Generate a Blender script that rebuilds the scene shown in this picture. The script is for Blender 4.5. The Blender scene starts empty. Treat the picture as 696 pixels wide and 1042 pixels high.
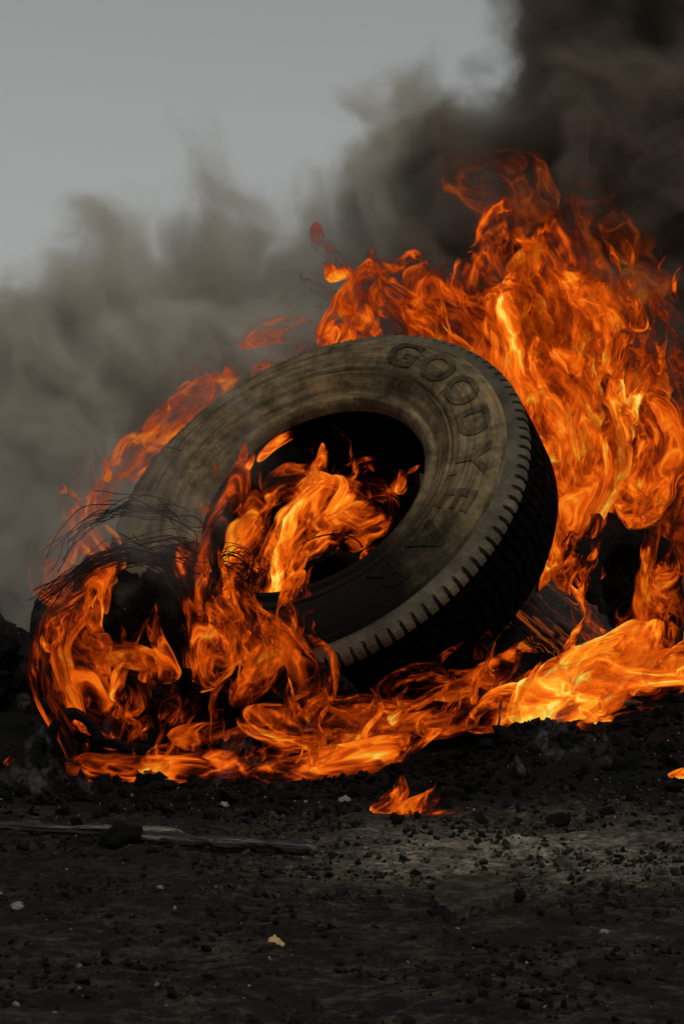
import bpy, bmesh, math, random
import numpy as np
from mathutils import Vector, Matrix, noise as mn
R = math.radians
scene = bpy.context.scene
col = scene.collection

# ------------------------------------------------------------------ camera
FPX, CX, CY0, CAMZ, CAMY = 2310.0, 348.0, 530.0, 0.52, -5.0     # focal length in photo pixels, horizon row
cam_d = bpy.data.cameras.new("camera")
cam = bpy.data.objects.new("camera", cam_d)
col.objects.link(cam)
cam.location = (0, CAMY, CAMZ)
cam_d.sensor_fit = 'VERTICAL'
cam_d.sensor_height = 24.0
cam_d.lens = FPX / 1042.0 * 24.0
cam.rotation_euler = (R(90) + math.atan((CY0 - 521.0) / FPX), 0, 0)
cam_d.clip_start = 0.05
cam_d.clip_end = 3000
cam_d.dof.use_dof = True
cam_d.dof.focus_distance = 4.8
cam_d.dof.aperture_fstop = 32.0
scene.camera = cam

# ------------------------------------------------------------------ light
SUN_EL, SUN_AZ = 58.0, 150.0         # azimuth clockwise from +Y: high, from behind the camera's right
world = bpy.data.worlds.new("World")
scene.world = world
world.use_nodes = True
wt = world.node_tree
bg = wt.nodes["Background"]
sky = wt.nodes.new("ShaderNodeTexSky")
sky.sky_type = 'NISHITA'
sky.sun_disc = False
sky.sun_elevation = R(SUN_EL)
sky.sun_rotation = R(SUN_AZ)
sky.dust_density = 1.2
sky.air_density = 1.0
sky.ozone_density = 1.5
hs = wt.nodes.new("ShaderNodeHueSaturation")
hs.inputs["Saturation"].default_value = 0.07          # an even grey cloud cover
wt.links.new(sky.outputs[0], hs.inputs["Color"])
tint = wt.nodes.new("ShaderNodeMix"); tint.data_type = 'RGBA'; tint.blend_type = 'MULTIPLY'
tint.inputs[0].default_value = 1.0; tint.inputs[7].default_value = (0.985, 1.0, 0.975, 1)
wt.links.new(hs.outputs[0], tint.inputs[6])
wt.links.new(tint.outputs[2], bg.inputs["Color"])
bg.inputs["Strength"].default_value = 0.062
sl = bpy.data.lights.new("sun", 'SUN')
sl.energy = 0.9
sl.angle = R(14)
sl.color = (1.0, 0.93, 0.83)
so = bpy.data.objects.new("sun", sl)
col.objects.link(so)
_d = Vector((math.sin(R(SUN_AZ)) * math.cos(R(SUN_EL)), math.cos(R(SUN_AZ)) * math.cos(R(SUN_EL)), math.sin(R(SUN_EL))))
so.rotation_euler = _d.to_track_quat('Z', 'Y').to_euler()
scene.view_settings.view_transform = 'Standard'
scene.view_settings.look = 'None'
scene.view_settings.gamma = 1.0
scene.view_settings.use_curve_mapping = False
scene.view_settings.exposure = 0.0
cy = scene.cycles
cy.max_bounces = 5
cy.diffuse_bounces = 2
cy.glossy_bounces = 2
cy.transmission_bounces = 2
cy.volume_bounces = 2
cy.transparent_max_bounces = 160
cy.use_denoising = True
cy.volume_max_steps = 512

# ------------------------------------------------------------------ helpers
def at(px, py, Y):
    """the world point at depth plane Y that the photo shows at pixel px, py"""
    d = Y - CAMY
    return Vector(((px - CX) / FPX * d, Y, CAMZ - (py - CY0) / FPX * d))

def tag(o, label=None, cat=None, group=None, kind=None):
    if label: o["label"] = label
    if cat: o["category"] = cat
    if group: o["group"] = group
    if kind: o["kind"] = kind
    return o

def mesh_obj(name, verts, faces, mat, parent=None, smooth=True):
    me = bpy.data.meshes.new(name)
    me.from_pydata([tuple(v) for v in verts], [], faces)
    me.materials.append(mat)
    if smooth:
        me.polygons.foreach_set("use_smooth", [True] * len(me.polygons))
    me.update()
    o = bpy.data.objects.new(name, me)
    col.objects.link(o)
    if parent: o.parent = parent
    return o

def empty(name, loc=(0, 0, 0)):
    o = bpy.data.objects.new(name, None)
    o.empty_display_size = 0.1
    o.location = loc
    col.objects.link(o)
    return o

def put(parent, *objs):
    """parent world-space meshes to an Empty that stands at their base"""
    inv = Matrix.Translation(-parent.location)
    for o in objs:
        o.data.transform(inv)
        o.parent = parent

def fb(p, sc, octv=4, seed=0.0):
    return mn.fractal(Vector((p[0] * sc + seed, p[1] * sc + seed * 1.7, p[2] * sc - seed)), 0.6, 2.1, octv)

class NT:
    """small wrapper to wire shader nodes"""
    def __init__(s, mat):
        s.t = mat.node_tree
    def n(s, kind, ins=None, **props):
        nd = s.t.nodes.new(kind)
        for k, v in props.items(): setattr(nd, k, v)
        for k, v in (ins or {}).items():
            if isinstance(v, bpy.types.NodeSocket): s.t.links.new(v, nd.inputs[k])
            else: nd.inputs[k].default_value = v
        return nd
    def m(s, op, a, b=0.0, c=0.0, clamp=False):
        nd = s.t.nodes.new("ShaderNodeMath"); nd.operation = op; nd.use_clamp = clamp
        for i, v in enumerate((a, b, c)):
            if isinstance(v, bpy.types.NodeSocket): s.t.links.new(v, nd.inputs[i])
            else: nd.inputs[i].default_value = v
        return nd.outputs[0]
    def v(s, op, a, b=(0, 0, 0), sc=1.0):
        nd = s.t.nodes.new("ShaderNodeVectorMath"); nd.operation = op
        for i, v in enumerate((a, b)):
            if isinstance(v, bpy.types.NodeSocket): s.t.links.new(v, nd.inputs[i])
            else: nd.inputs[i].default_value = v
        if op == 'SCALE':
            if isinstance(sc, bpy.types.NodeSocket): s.t.links.new(sc, nd.inputs[3])
            else: nd.inputs[3].default_value = sc
        return nd.outputs[0]
    def noise(s, vec, scale, detail=3, rough=0.55, dist=0.0, col=False):
        nd = s.n("ShaderNodeTexNoise", {"Vector": vec, "Scale": scale, "Detail": detail, "Roughness": rough, "Distortion": dist})
        return nd.outputs["Color" if col else "Fac"]
    def ramp(s, fac, stops, mode='LINEAR'):
        nd = s.n("ShaderNodeValToRGB", {"Fac": fac})
        cr = nd.color_ramp; cr.interpolation = mode
        while len(cr.elements) < len(stops): cr.elements.new(0.5)
        for e, (p, c) in zip(cr.elements, stops):
            e.position = p
            e.color = (c, c, c, 1) if isinstance(c, (int, float)) else (*c, 1)
        return nd.outputs["Color"]
    def mr(s, val, a, b, c=0.0, d=1.0, smooth=True):
        nd = s.n("ShaderNodeMapRange", {0: val, 1: a, 2: b, 3: c, 4: d})
        if smooth: nd.interpolation_type = 'SMOOTHSTEP'
        return nd.outputs[0]

def new_mat(name):
    m = bpy.data.materials.new(name); m.use_nodes = True
    return m

def surf(name, stops, scale=8.0, detail=8, rough=0.9, bump=0.4, bump_scale=60.0, spec=0.3, dist=0.02, rough_var=0.15, speck=None):
    """dull, mottled, bumpy solid: colour ramp over noise, with an optional sprinkle of pale flecks"""
    m = new_mat(name); t = NT(m)
    b = m.node_tree.nodes["Principled BSDF"]
    tc = t.n("ShaderNodeTexCoord").outputs["Object"]
    n1 = t.noise(tc, scale, detail, 0.65)
    c = t.ramp(n1, stops)
    if speck:
        vo = t.n("ShaderNodeTexVoronoi", {"Vector": tc, "Scale": speck[0]})
        near = t.mr(vo.outputs["Distance"], 0.16, 0.09)
        pick = t.mr(t.n("ShaderNodeSeparateColor", {0: vo.outputs["Color"]}).outputs[0], 1 - speck[1], 1 - speck[1] + 0.02)
        c = t.n("ShaderNodeMix", {0: t.m('MULTIPLY', near, pick), 6: c, 7: (*speck[2], 1)}, data_type='RGBA').outputs[2]
    t.t.links.new(c, b.inputs["Base Color"])
    r = t.mr(t.noise(tc, scale * 3, 4), 0.3, 0.7, rough - rough_var, min(1, rough + rough_var))
    t.t.links.new(r, b.inputs["Roughness"])
    b.inputs["Specular IOR Level"].default_value = spec
    h = t.m('ADD', t.noise(tc, bump_scale, 8, 0.65), t.m('MULTIPLY', t.noise(tc, bump_scale * 0.2, 4), 1.5))
    bp = t.n("ShaderNodeBump", {"Strength": bump, "Distance": dist, "Height": h})
    t.t.links.new(bp.outputs[0], b.inputs["Normal"])
    return m

# ------------------------------------------------------------------ materials
def ground_material():
    m = new_mat("ash_soil"); t = NT(m)
    b = m.node_tree.nodes["Principled BSDF"]
    P = t.n("ShaderNodeNewGeometry").outputs["Position"]
    big = t.noise(P, 1.3, 5, 0.6, 0.6)
    med = t.m("ADD", t.m("MULTIPLY", t.noise(P, 9, 8, 0.75, 0.3), 0.5), t.m("MULTIPLY", t.noise(P, 34, 8, 0.75), 0.5))
    fine = t.noise(P, 70, 6, 0.7)
    sx = t.n("ShaderNodeSeparateXYZ", {0: P})
    # a patch of paler, ashy dirt to the right of centre, in front of the fire bed
    dx = t.m('MULTIPLY', t.m('SUBTRACT', sx.outputs[0], 0.34), 2.0)
    dy = t.m('MULTIPLY', t.m('ADD', sx.outputs[1], 1.38), 2.7)
    rr = t.m('SQRT', t.m('ADD', t.m('MULTIPLY', dx, dx), t.m('MULTIPLY', dy, dy)))
    patch = t.mr(t.m('ADD', rr, t.m('MULTIPLY', t.m('SUBTRACT', t.noise(P, 4.5, 7, 0.7), 0.5), 2.2)), 1.45, 0.25)
    dark = t.ramp(med, [(0.40, (0.002, 0.0018, 0.0015)), (0.49, (0.0135, 0.0110, 0.008)), (0.58, (0.085, 0.068, 0.049))])
    pale = t.ramp(med, [(0.38, (0.025, 0.021, 0.016)), (0.49, (0.20, 0.168, 0.122)), (0.60, (0.50, 0.44, 0.34))])
    mix = t.n("ShaderNodeMix", {0: patch, 6: dark, 7: pale}, data_type='RGBA').outputs[2]
    mix2 = t.n("ShaderNodeMix", {0: 1.0, 6: mix, 7: t.ramp(fine, [(0.36, 0.3), (0.64, 1.6)])}, data_type='RGBA', blend_type='MULTIPLY').outputs[2]
    mix3 = t.n("ShaderNodeMix", {0: 1.0, 6: mix2, 7: t.ramp(big, [(0.35, 0.4), (0.65, 1.35)])}, data_type='RGBA', blend_type='MULTIPLY').outputs[2]
    # soot of the fire bed itself, with a ragged front border
    bed = t.mr(t.m('ADD', sx.outputs[1], t.m('MULTIPLY', t.m('SUBTRACT', t.noise(P, 5, 6, 0.65), 0.5), 0.5)), -1.0, -0.85)
    mix3 = t.n("ShaderNodeMix", {0: bed, 6: mix3, 7: t.ramp(fine, [(0.35, (0.0015, 0.0014, 0.0013)), (0.7, (0.012, 0.011, 0.010))])}, data_type='RGBA').outputs[2]
    vo = t.n("ShaderNodeTexVoronoi", {"Vector": P, "Scale": 85.0})
    near = t.mr(vo.outputs["Distance"], 0.2, 0.1)
    pick = t.mr(t.n("ShaderNodeSeparateColor", {0: vo.outputs["Color"]}).outputs[0], 0.955, 0.97)
    out = t.n("ShaderNodeMix", {0: t.m('MULTIPLY', near, pick), 6: mix3, 7: (0.28, 0.26, 0.22, 1)}, data_type='RGBA').outputs[2]
    t.t.links.new(out, b.inputs["Base Color"])
    b.inputs["Roughness"].default_value = 0.92
    b.inputs["Specular IOR Level"].default_value = 0.2
    h = t.m('ADD', t.m('MULTIPLY', fine, 0.35), t.m('ADD', med, t.m('MULTIPLY', t.noise(P, 28, 6, 0.7), 0.6)))
    bp = t.n("ShaderNodeBump", {"Strength": 1.0, "Distance": 0.05, "Height": h})
    t.t.links.new(bp.outputs[0], b.inputs["Normal"])
    return m

M_ground = ground_material()
M_char = surf("charred_black", [(0.35, (0.0015, 0.0015, 0.0015)), (0.62, (0.004, 0.0036, 0.0032)), (0.8, (0.018, 0.016, 0.014))], 14, rough=0.85, spec=0.12, bump=0.8, bump_scale=45, speck=(70, 0.03, (0.2, 0.19, 0.17)))
M_clod = surf("burnt_clods", [(0.3, (0.003, 0.003, 0.0025)), (0.58, (0.010, 0.009, 0.008)), (0.78, (0.045, 0.04, 0.034))], 20, spec=0.15, rough=0.85, bump=0.8, bump_scale=60, speck=(60, 0.05, (0.3, 0.29, 0.27)))
M_pale = surf("pale_stone", [(0.3, (0.1, 0.092, 0.08)), (0.6, (0.22, 0.21, 0.19)), (0.8, (0.4, 0.38, 0.35))], 30, rough=0.9, bump=0.5, bump_scale=120)
M_slab = surf("slate_slab", [(0.35, (0.014, 0.012, 0.009)), (0.5, (0.045, 0.038, 0.029)), (0.7, (0.11, 0.095, 0.074))], 40, rough=0.95, spec=0.1, bump=0.9, bump_scale=90)
M_wire = surf("burnt_steel_wire", [(0.3, (0.003, 0.0025, 0.0025)), (0.7, (0.015, 0.010, 0.008))], 40, rough=0.8, spec=0.1, bump=0.2)
M_leaf = surf("dry_leaf", [(0.3, (0.35, 0.22, 0.08)), (0.7, (0.6, 0.42, 0.18))], 60, rough=0.8, bump=0.2)
M_liner = surf("tyre_rubber_black", [(0.3, (0.0010, 0.0010, 0.0010)), (0.7, (0.002, 0.0019, 0.0018))], 8, rough=0.9, spec=0.04, bump=0.25, bump_scale=30)  # rubber colour; on the tread its near-black also carries the underside shade

def wood_material(name, dark, light):
    m = new_mat(name); t = NT(m)
    b = m.node_tree.nodes["Principled BSDF"]
    tc = t.n("ShaderNodeTexCoord").outputs["Object"]
    st = t.v('MULTIPLY', tc, (2.0, 34.0, 34.0))
    g = t.noise(st, 2.2, 7, 0.7, 0.6)
    c = t.ramp(g, [(0.32, dark), (0.52, tuple(x * 2.2 for x in dark)), (0.72, light)])
    t.t.links.new(c, b.inputs["Base Color"])
    b.inputs["Roughness"].default_value = 0.85
    bp = t.n("ShaderNodeBump", {"Strength": 0.9, "Distance": 0.01, "Height": g})
    t.t.links.new(bp.outputs[0], b.inputs["Normal"])
    return m
M_wood = wood_material("weathered_charred_wood", (0.005, 0.0045, 0.004), (0.34, 0.30, 0.24))
M_ember = wood_material("glowing_charred_wood", (0.003, 0.0025, 0.002), (0.02, 0.01, 0.006))
_t = NT(M_ember); _b = M_ember.node_tree.nodes["Principled BSDF"]        # cracks of the burning block glow
_tc = _t.n("ShaderNodeTexCoord").outputs["Object"]
_g = _t.mr(_t.noise(_t.v('MULTIPLY', _tc, (3.0, 26.0, 26.0)), 1.6, 4, 0.6, 1.6), 0.50, 0.78)
_b.inputs["Emission Color"].default_value = (1.0, 0.16, 0.02, 1)
_t.t.links.new(_t.m('MULTIPLY', _g, 0.4), _b.inputs["Emission Strength"])

def sidewall_material(name="dusty_scorched_rubber", wear=1.0):
    m = new_mat(name); t = NT(m)
    b = m.node_tree.nodes["Principled BSDF"]
    tc = t.n("ShaderNodeTexCoord").outputs["Object"]
    n1 = t.noise(tc, 3.2, 8, 0.65, 0.5)
    n2 = t.noise(tc, 22, 8, 0.7)
    c = t.ramp(n1, [(0.34, (0.028, 0.020, 0.011)), (0.46, (0.11, 0.081, 0.041)), (0.6, (0.195, 0.142, 0.072)), (0.78, (0.25, 0.135, 0.054))])
    c2 = t.n("ShaderNodeMix", {0: 1.0, 6: c, 7: t.ramp(n2, [(0.36, 0.4 * wear), (0.64, 1.35 * wear)])}, data_type='RGBA', blend_type='MULTIPLY').outputs[2]
    # dark scuffs that run round the wall
    sp = t.n("ShaderNodeSeparateXYZ", {0: tc})
    ang = t.m('ARCTAN2', sp.outputs[1], sp.outputs[0])
    rad = t.m('SQRT', t.m('ADD', t.m('MULTIPLY', sp.outputs[0], sp.outputs[0]), t.m('MULTIPLY', sp.outputs[1], sp.outputs[1])))
    cv = t.n("ShaderNodeCombineXYZ", {0: t.m('MULTIPLY', ang, 1.1), 1: t.m('MULTIPLY', rad, 60.0), 2: 0.0}).outputs[0]
    st = t.noise(cv, 1.4, 5, 0.6)
    c3 = t.n("ShaderNodeMix", {0: 1.0, 6: c2, 7: t.ramp(st, [(0.34, 0.5), (0.55, 1.1), (0.75, 1.3)])}, data_type='RGBA', blend_type='MULTIPLY').outputs[2]
    # ragged near-black patch on the lower part of the wall
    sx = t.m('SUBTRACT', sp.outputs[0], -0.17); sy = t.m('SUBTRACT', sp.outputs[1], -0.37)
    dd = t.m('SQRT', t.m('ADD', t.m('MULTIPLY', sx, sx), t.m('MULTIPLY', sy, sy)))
    dark_patch = t.mr(t.m('ADD', dd, t.m('MULTIPLY', t.m('SUBTRACT', t.noise(tc, 7, 6, 0.65), 0.5), 0.30)), 0.25, 0.48)
    c3 = t.n("ShaderNodeMix", {0: dark_patch, 6: (0.0025, 0.0022, 0.002, 1), 7: c3}, data_type='RGBA').outputs[2]
    t.t.links.new(c3, b.inputs["Base Color"])
    b.inputs["Roughness"].default_value = 0.8
    b.inputs["Specular IOR Level"].default_value = 0.14
    bp = t.n("ShaderNodeBump", {"Strength": 0.35, "Distance": 0.006, "Height": t.m('ADD', t.noise(tc, 90, 6, 0.7), st)})
    t.t.links.new(bp.outputs[0], b.inputs["Normal"])
    return m
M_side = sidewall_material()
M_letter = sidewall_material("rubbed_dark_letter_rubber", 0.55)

def flame_material(name, gain=1.0, red=0.0, soft=1.0, dens=0.95, patch=1.0, amp=2.3):
    """thin luminous sheets: noise that is stretched and curled along each tongue's own flow"""
    m = new_mat(name); t = NT(m)
    for n in list(m.node_tree.nodes):
        if n.type == 'BSDF_PRINCIPLED': m.node_tree.nodes.remove(n)
    out = [n for n in m.node_tree.nodes if n.type == 'OUTPUT_MATERIAL'][0]
    A = t.n("ShaderNodeAttribute", attribute_name="flow").outputs["Vector"]
    H = t.n("ShaderNodeAttribute", attribute_name="fire_heat").outputs["Fac"]
    n1 = t.noise(A, 4.0, 2, 0.5, col=True)
    w1 = t.v('ADD', A, t.v('SCALE', t.v('SUBTRACT', n1, (0.5, 0.5, 0.5)), sc=0.34))
    n2 = t.noise(w1, 15.0, 2, 0.5, col=True)
    w2 = t.v('ADD', w1, t.v('SCALE', t.v('SUBTRACT', n2, (0.5, 0.5, 0.5)), sc=0.10))
    n3 = t.noise(w2, 6.0, 5, 0.55)
    n4 = t.noise(w2, 10.0, 3, 0.5)
    n5 = t.noise(w2, 27.0, 2, 0.5)
    ridge = t.m('POWER', t.m('SUBTRACT', 1.0, t.m('MULTIPLY', t.m('ABSOLUTE', t.m('SUBTRACT', n4, 0.5)), 5.0), clamp=True), 2.2)
    ridge2 = t.m('POWER', t.m('SUBTRACT', 1.0, t.m('MULTIPLY', t.m('ABSOLUTE', t.m('SUBTRACT', n5, 0.5)), 5.0), clamp=True), 2.5)
    lw = t.n("ShaderNodeLayerWeight", {"Blend": 0.5}).outputs["Facing"]
    edge = t.m('POWER', lw, 2.2)
    h = t.m('ADD', t.m('SUBTRACT', H, 0.51), t.m('MULTIPLY', t.m('SUBTRACT', n3, 0.51), amp))
    W = t.n('ShaderNodeNewGeometry').outputs['Position']
    h = t.m('ADD', h, t.m('MULTIPLY', t.m('SUBTRACT', t.noise(W, 3.2, 3, 0.5), 0.495), patch))
    h = t.m('ADD', h, t.m('MULTIPLY', ridge, 0.22))
    h = t.m('ADD', h, t.m('MULTIPLY', ridge2, 0.13))
    ha = t.m('SUBTRACT', h, t.m('MULTIPLY', edge, 0.45))
    alpha = t.m('MULTIPLY', t.mr(ha, 0.18, 0.18 + 0.52 * soft), dens)
    rim = t.m('SUBTRACT', 1.0, t.mr(lw, 0.80, 0.98))
    alpha = t.m('MULTIPLY', alpha, rim)
    hc = t.m('SUBTRACT', t.m('ADD', h, -0.05), red)
    hc = t.m('ADD', t.m('MULTIPLY', t.m('SUBTRACT', hc, 0.60), 1.4), 0.565)
    c = t.ramp(hc, [(0.08, (0.02, 0.003, 0.0006)), (0.25, (0.13, 0.010, 0.001)), (0.42, (0.42, 0.045, 0.002)), (0.58, (0.84, 0.105, 0.004)),
                    (0.73, (1.0, 0.21, 0.009)), (0.85, (1.0, 0.36, 0.018)), (0.94, (1.0, 0.56, 0.05)), (1.0, (1.0, 0.74, 0.14))])
    em = t.n("ShaderNodeEmission", {"Color": c, "Strength": 0.92 * gain})
    tr = t.n("ShaderNodeBsdfTransparent")
    mx = t.n("ShaderNodeMixShader", {0: alpha, 1: tr.outputs[0], 2: em.outputs[0]})
    t.t.links.new(mx.outputs[0], out.inputs["Surface"])
    m.cycles.emission_sampling = 'FRONT_BACK'
    return m
F_main = flame_material("flame_blaze")
F_hot = flame_material("flame_hot", gain=1.1, red=-0.08, patch=0.9, amp=2.5)
F_smoke = flame_material("flame_in_smoke", gain=0.75, red=-0.04, soft=1.6, dens=0.8, patch=0.3, amp=1.9)
F_dull = flame_material("flame_dull_red", gain=0.45, red=0.0, soft=2.0, dens=0.7, patch=0.4, amp=1.9)
F_red = flame_material("flame_smoky_red", gain=0.75, red=0.12, soft=1.3, dens=0.8)

# ------------------------------------------------------------------ ground
def mound(x, y):
    h = 0.0
    def g(cx, cyy, sx, sy, a):
        return a * math.exp(-((x - cx) / sx) ** 2 - ((y - cyy) / sy) ** 2)
    h += g(0.62, -0.52, 0.24, 0.26, 0.10)
    h += g(0.27, -1.42, 0.10, 0.07, 0.022) + g(0.50, -1.25, 0.16, 0.08, 0.014)
    h += g(0.38, -0.62, 0.13, 0.22, 0.075)
    h += g(0.95, -0.42, 0.3, 0.3, 0.12)
    h += g(-0.1, 0.1, 0.8, 0.45, 0.05)
    h += g(-0.95, 0.9, 0.4, 0.6, 0.08)
    return h

def ground_z(x, y):
    fire = math.exp(-((x) / 1.4) ** 2 - ((y + 0.35) / 0.5) ** 2)
    near = 1.0 if abs(x) < 4 and abs(y) < 5 else 0.0
    z = mound(x, y)
    if near:
        z += 0.012 * mn.noise(Vector((x * 2.2, y * 2.2, 3.1))) + (0.007 + 0.012 * fire) * mn.fractal(Vector((x * 11, y * 11, 0.7)), 0.6, 2.2, 4)
    return z

def axis(fine, lo, hi, step, far):
    a = list(np.arange(lo, hi + 1e-6, step))
    s, x = step, hi
    while x < far:
        s *= 1.5; x += s; a.append(x)
    s, x = step, lo
    while x > -far:
        s *= 1.5; x -= s; a.insert(0, x)
    return a
xs = axis(1, -1.3, 1.3, 0.010, 900)
ys = axis(1, -2.9, 0.9, 0.014, 900)
verts = [(x, y, ground_z(x, y)) for y in ys for x in xs]
nx = len(xs)
faces = [(j * nx + i, j * nx + i + 1, (j + 1) * nx + i + 1, (j + 1) * nx + i) for j in range(len(ys) - 1) for i in range(nx - 1)]
g = mesh_obj("ground", verts, faces, M_ground)
tag(g, "dark ash covered soil with a paler dusty patch", kind='structure')

# ------------------------------------------------------------------ rocks and rubble
def rock_geo(r, seed, sub=1, sq=(1, 1, 0.7), rough=0.45):
    bm = bmesh.new()
    bmesh.ops.create_icosphere(bm, subdivisions=sub, radius=1.0)
    rnd = random.Random(seed)
    ox = rnd.uniform(0, 99)
    for v in bm.verts:
        k = 1 + rough * mn.noise(v.co * 1.4 + Vector((ox, 0, 0))) + rough * 0.4 * mn.noise(v.co * 4 + Vector((0, ox, 0)))
        v.co = Vector((v.co.x * k * r * sq[0], v.co.y * k * r * sq[1], v.co.z * k * r * sq[2]))
    a = rnd.uniform(0, 6.28)
    M = Matrix.Rotation(a, 3, 'Z') @ Matrix.Rotation(rnd.uniform(-.6, .6), 3, 'X')
    vs = [M @ v.co for v in bm.verts]
    fs = [tuple(v.index for v in f.verts) for f in bm.faces]
    bm.free()
    return vs, fs

protos = [rock_geo(1.0, s, 1, (1, random.Random(s).uniform(.4, .9), random.Random(s + 5).uniform(.3, .8)), 0.7) for s in range(14)]
def scatter(name, n, area, sizes, mat, label, seed, sink=0.2, wt_fn=None):
    rnd = random.Random(seed)
    V, F = [], []
    c = 0
    while c < n:
        x, y = rnd.uniform(area[0], area[1]), rnd.uniform(area[2], area[3])
        if wt_fn and rnd.random() > wt_fn(x, y): continue
        s = sizes[0] * (sizes[1] / sizes[0]) ** (rnd.random() ** 2.2)
        vs, fs = protos[rnd.randrange(len(protos))]
        Mx = Matrix.Rotation(rnd.uniform(0, 6.28), 3, 'Z') @ Matrix.Rotation(rnd.uniform(0, 3.1), 3, 'X')
        o = Vector((x, y, ground_z(x, y) + s * (0.5 - sink)))
        b = len(V)
        V += [Mx @ v * s + o for v in vs]
        F += [tuple(i + b for i in f) for f in fs]
        c += 1
    o = mesh_obj(name, V, F, mat, smooth=False)
    return tag(o, label, kind='stuff')

def w_bed(x, y):
    return min(1, math.exp(-((y + 0.62) / 0.24) ** 2) + 0.05)
scatter("gravel", 11000, (-1.0, 1.1, -2.75, -0.3), (0.0014, 0.009), M_clod, "fine dark gravel and crumbs over the ash soil", 1, wt_fn=lambda x, y: min(1, max(0.04, 0.35 + 1.6 * mn.fractal(Vector((x * 3, y * 4, 5)), 0.6, 2.1, 3))))
scatter("rubble", 3600, (-1.1, 1.2, -1.15, 0.3), (0.004, 0.022), M_char, "black burnt rubble heaped along the edge of the fire", 2, wt_fn=w_bed)
scatter("pebbles", 900, (-1.1, 1.1, -2.6, -0.4), (0.0012, 0.0045), M_pale, "tiny pale pebbles sprinkled over the dark ground", 3, wt_fn=lambda x, y: 0.15 + 0.85 * math.exp(-((y + 0.75) / 0.25) ** 2))
scatter("dirt", 2600, (-0.2, 1.0, -1.9, -0.85), (0.0018, 0.010), M_slab, "grey brown crumbs of dirt on the paler patch", 4, wt_fn=lambda x, y: min(1, max(0.05, 0.35 + 1.6 * mn.fractal(Vector((x * 4, y * 5, 9)), 0.6, 2.1, 3))))

def single_rock(name, px, py, r, label, mat, seed, sq=(1, .8, .6), cat="stone", lift=0.3, group=None):
    d = CAMZ * FPX / (py - CY0)                  # where that pixel's ray meets the ground
    for _ in range(6):
        Y = d + CAMY; X = (px - CX) / FPX * d
        d = (CAMZ - ground_z(X, Y)) * FPX / (py - CY0)
    Y = d + CAMY; X = (px - CX) / FPX * d
    vs, fs = rock_geo(r, seed, 3, sq, 0.5)
    o = mesh_obj(name, vs, fs, mat)
    o.location = (X, Y, ground_z(X, Y) + r * sq[2] * lift)
    return tag(o, label, cat, group)

single_rock("stone", 350, 822, 0.012, "small white stone below the front flames, left of the low detached flame", M_pale, 11)
single_rock("stone", 483, 897, 0.010, "dark round stone touching the left corner of the flat slab", M_char, 12)
single_rock("stone", 228, 816, 0.011, "pale pebble just under the burning edge, above the wooden pole", M_pale, 14)
single_rock("stone", 18, 925, 0.009, "pale grey stone at the far left of the bare ground", M_pale, 15)
single_rock("stone", 614, 948, 0.006, "whitish stone on the dirt right of the flat slab", M_pale, 16)
single_rock("stone", 672, 792, 0.016, "light stone beside the small flame at the right edge", M_pale, 17)
single_rock("stone", 163, 904, 0.006, "bluish chip of stone on bare soil below the pole", M_pale, 18)
single_rock("stone", 597, 905, 0.006, "tiny brown stone right of the slab's dark lump", M_slab, 19)
single_rock("charcoal_lump", 526, 914, 0.014, "black lump of charcoal at the right tip of the flat slab", M_char, 20, cat="charcoal")
single_rock("charcoal_lump", 567, 842, 0.024, "large black lump at the foot of the debris mound", M_char, 21, cat="charcoal")
single_rock("upright_stone", 529, 815, 0.020, "narrow grey stone standing upright in the black rubble", M_slab, 22, (0.45, 0.4, 1.15), lift=0.8)

# flat slab
def slab():
    c = [(437, 918), (452, 901), (500, 893), (524, 912), (520, 921), (458, 937)]
    pts = []
    for px, py in c:
        d = CAMZ * FPX / (py - CY0)
        pts.append(Vector(((px - CX) / FPX * d, d + CAMY, 0)))
    base = sum(pts, Vector()) / len(pts)
    bm = bmesh.new()
    lo = [bm.verts.new(p - base + Vector((0, 0, -0.01))) for p in pts]
    hi = [bm.verts.new((p - base) * 0.97 + Vector((0, 0, 0.013 + 0.003 * math.sin(i * 2)))) for i, p in enumerate(pts)]
    bm.faces.new(hi); bm.faces.new(lo[::-1])
    n = len(pts)
    for i in range(n):
        bm.faces.new((lo[i], lo[(i + 1) % n], hi[(i + 1) % n], hi[i]))
    bmesh.ops.recalc_face_normals(bm, faces=bm.faces)
    bmesh.ops.triangulate(bm, faces=bm.faces)
    bmesh.ops.subdivide_edges(bm, edges=bm.edges, cuts=7, use_grid_fill=True)
    for v in bm.verts:
        v.co += Vector((0, 0, 1)) * 0.004 * fb(v.co, 30) + Vector((fb(v.co, 25, seed=4), fb(v.co, 25, seed=8), 0)) * 0.004
    me = bpy.data.meshes.new("flat_stone_slab"); bm.to_mesh(me); bm.free()
    me.materials.append(M_slab)
    o = bpy.data.objects.new("flat_stone_slab", me); col.objects.link(o)
    o.location = (base.x, base.y, ground_z(base.x, base.y) + 0.006)
    tag(o, "flat pointed slab of grey stone lying on the bare dirt", "slab")
slab()

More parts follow.
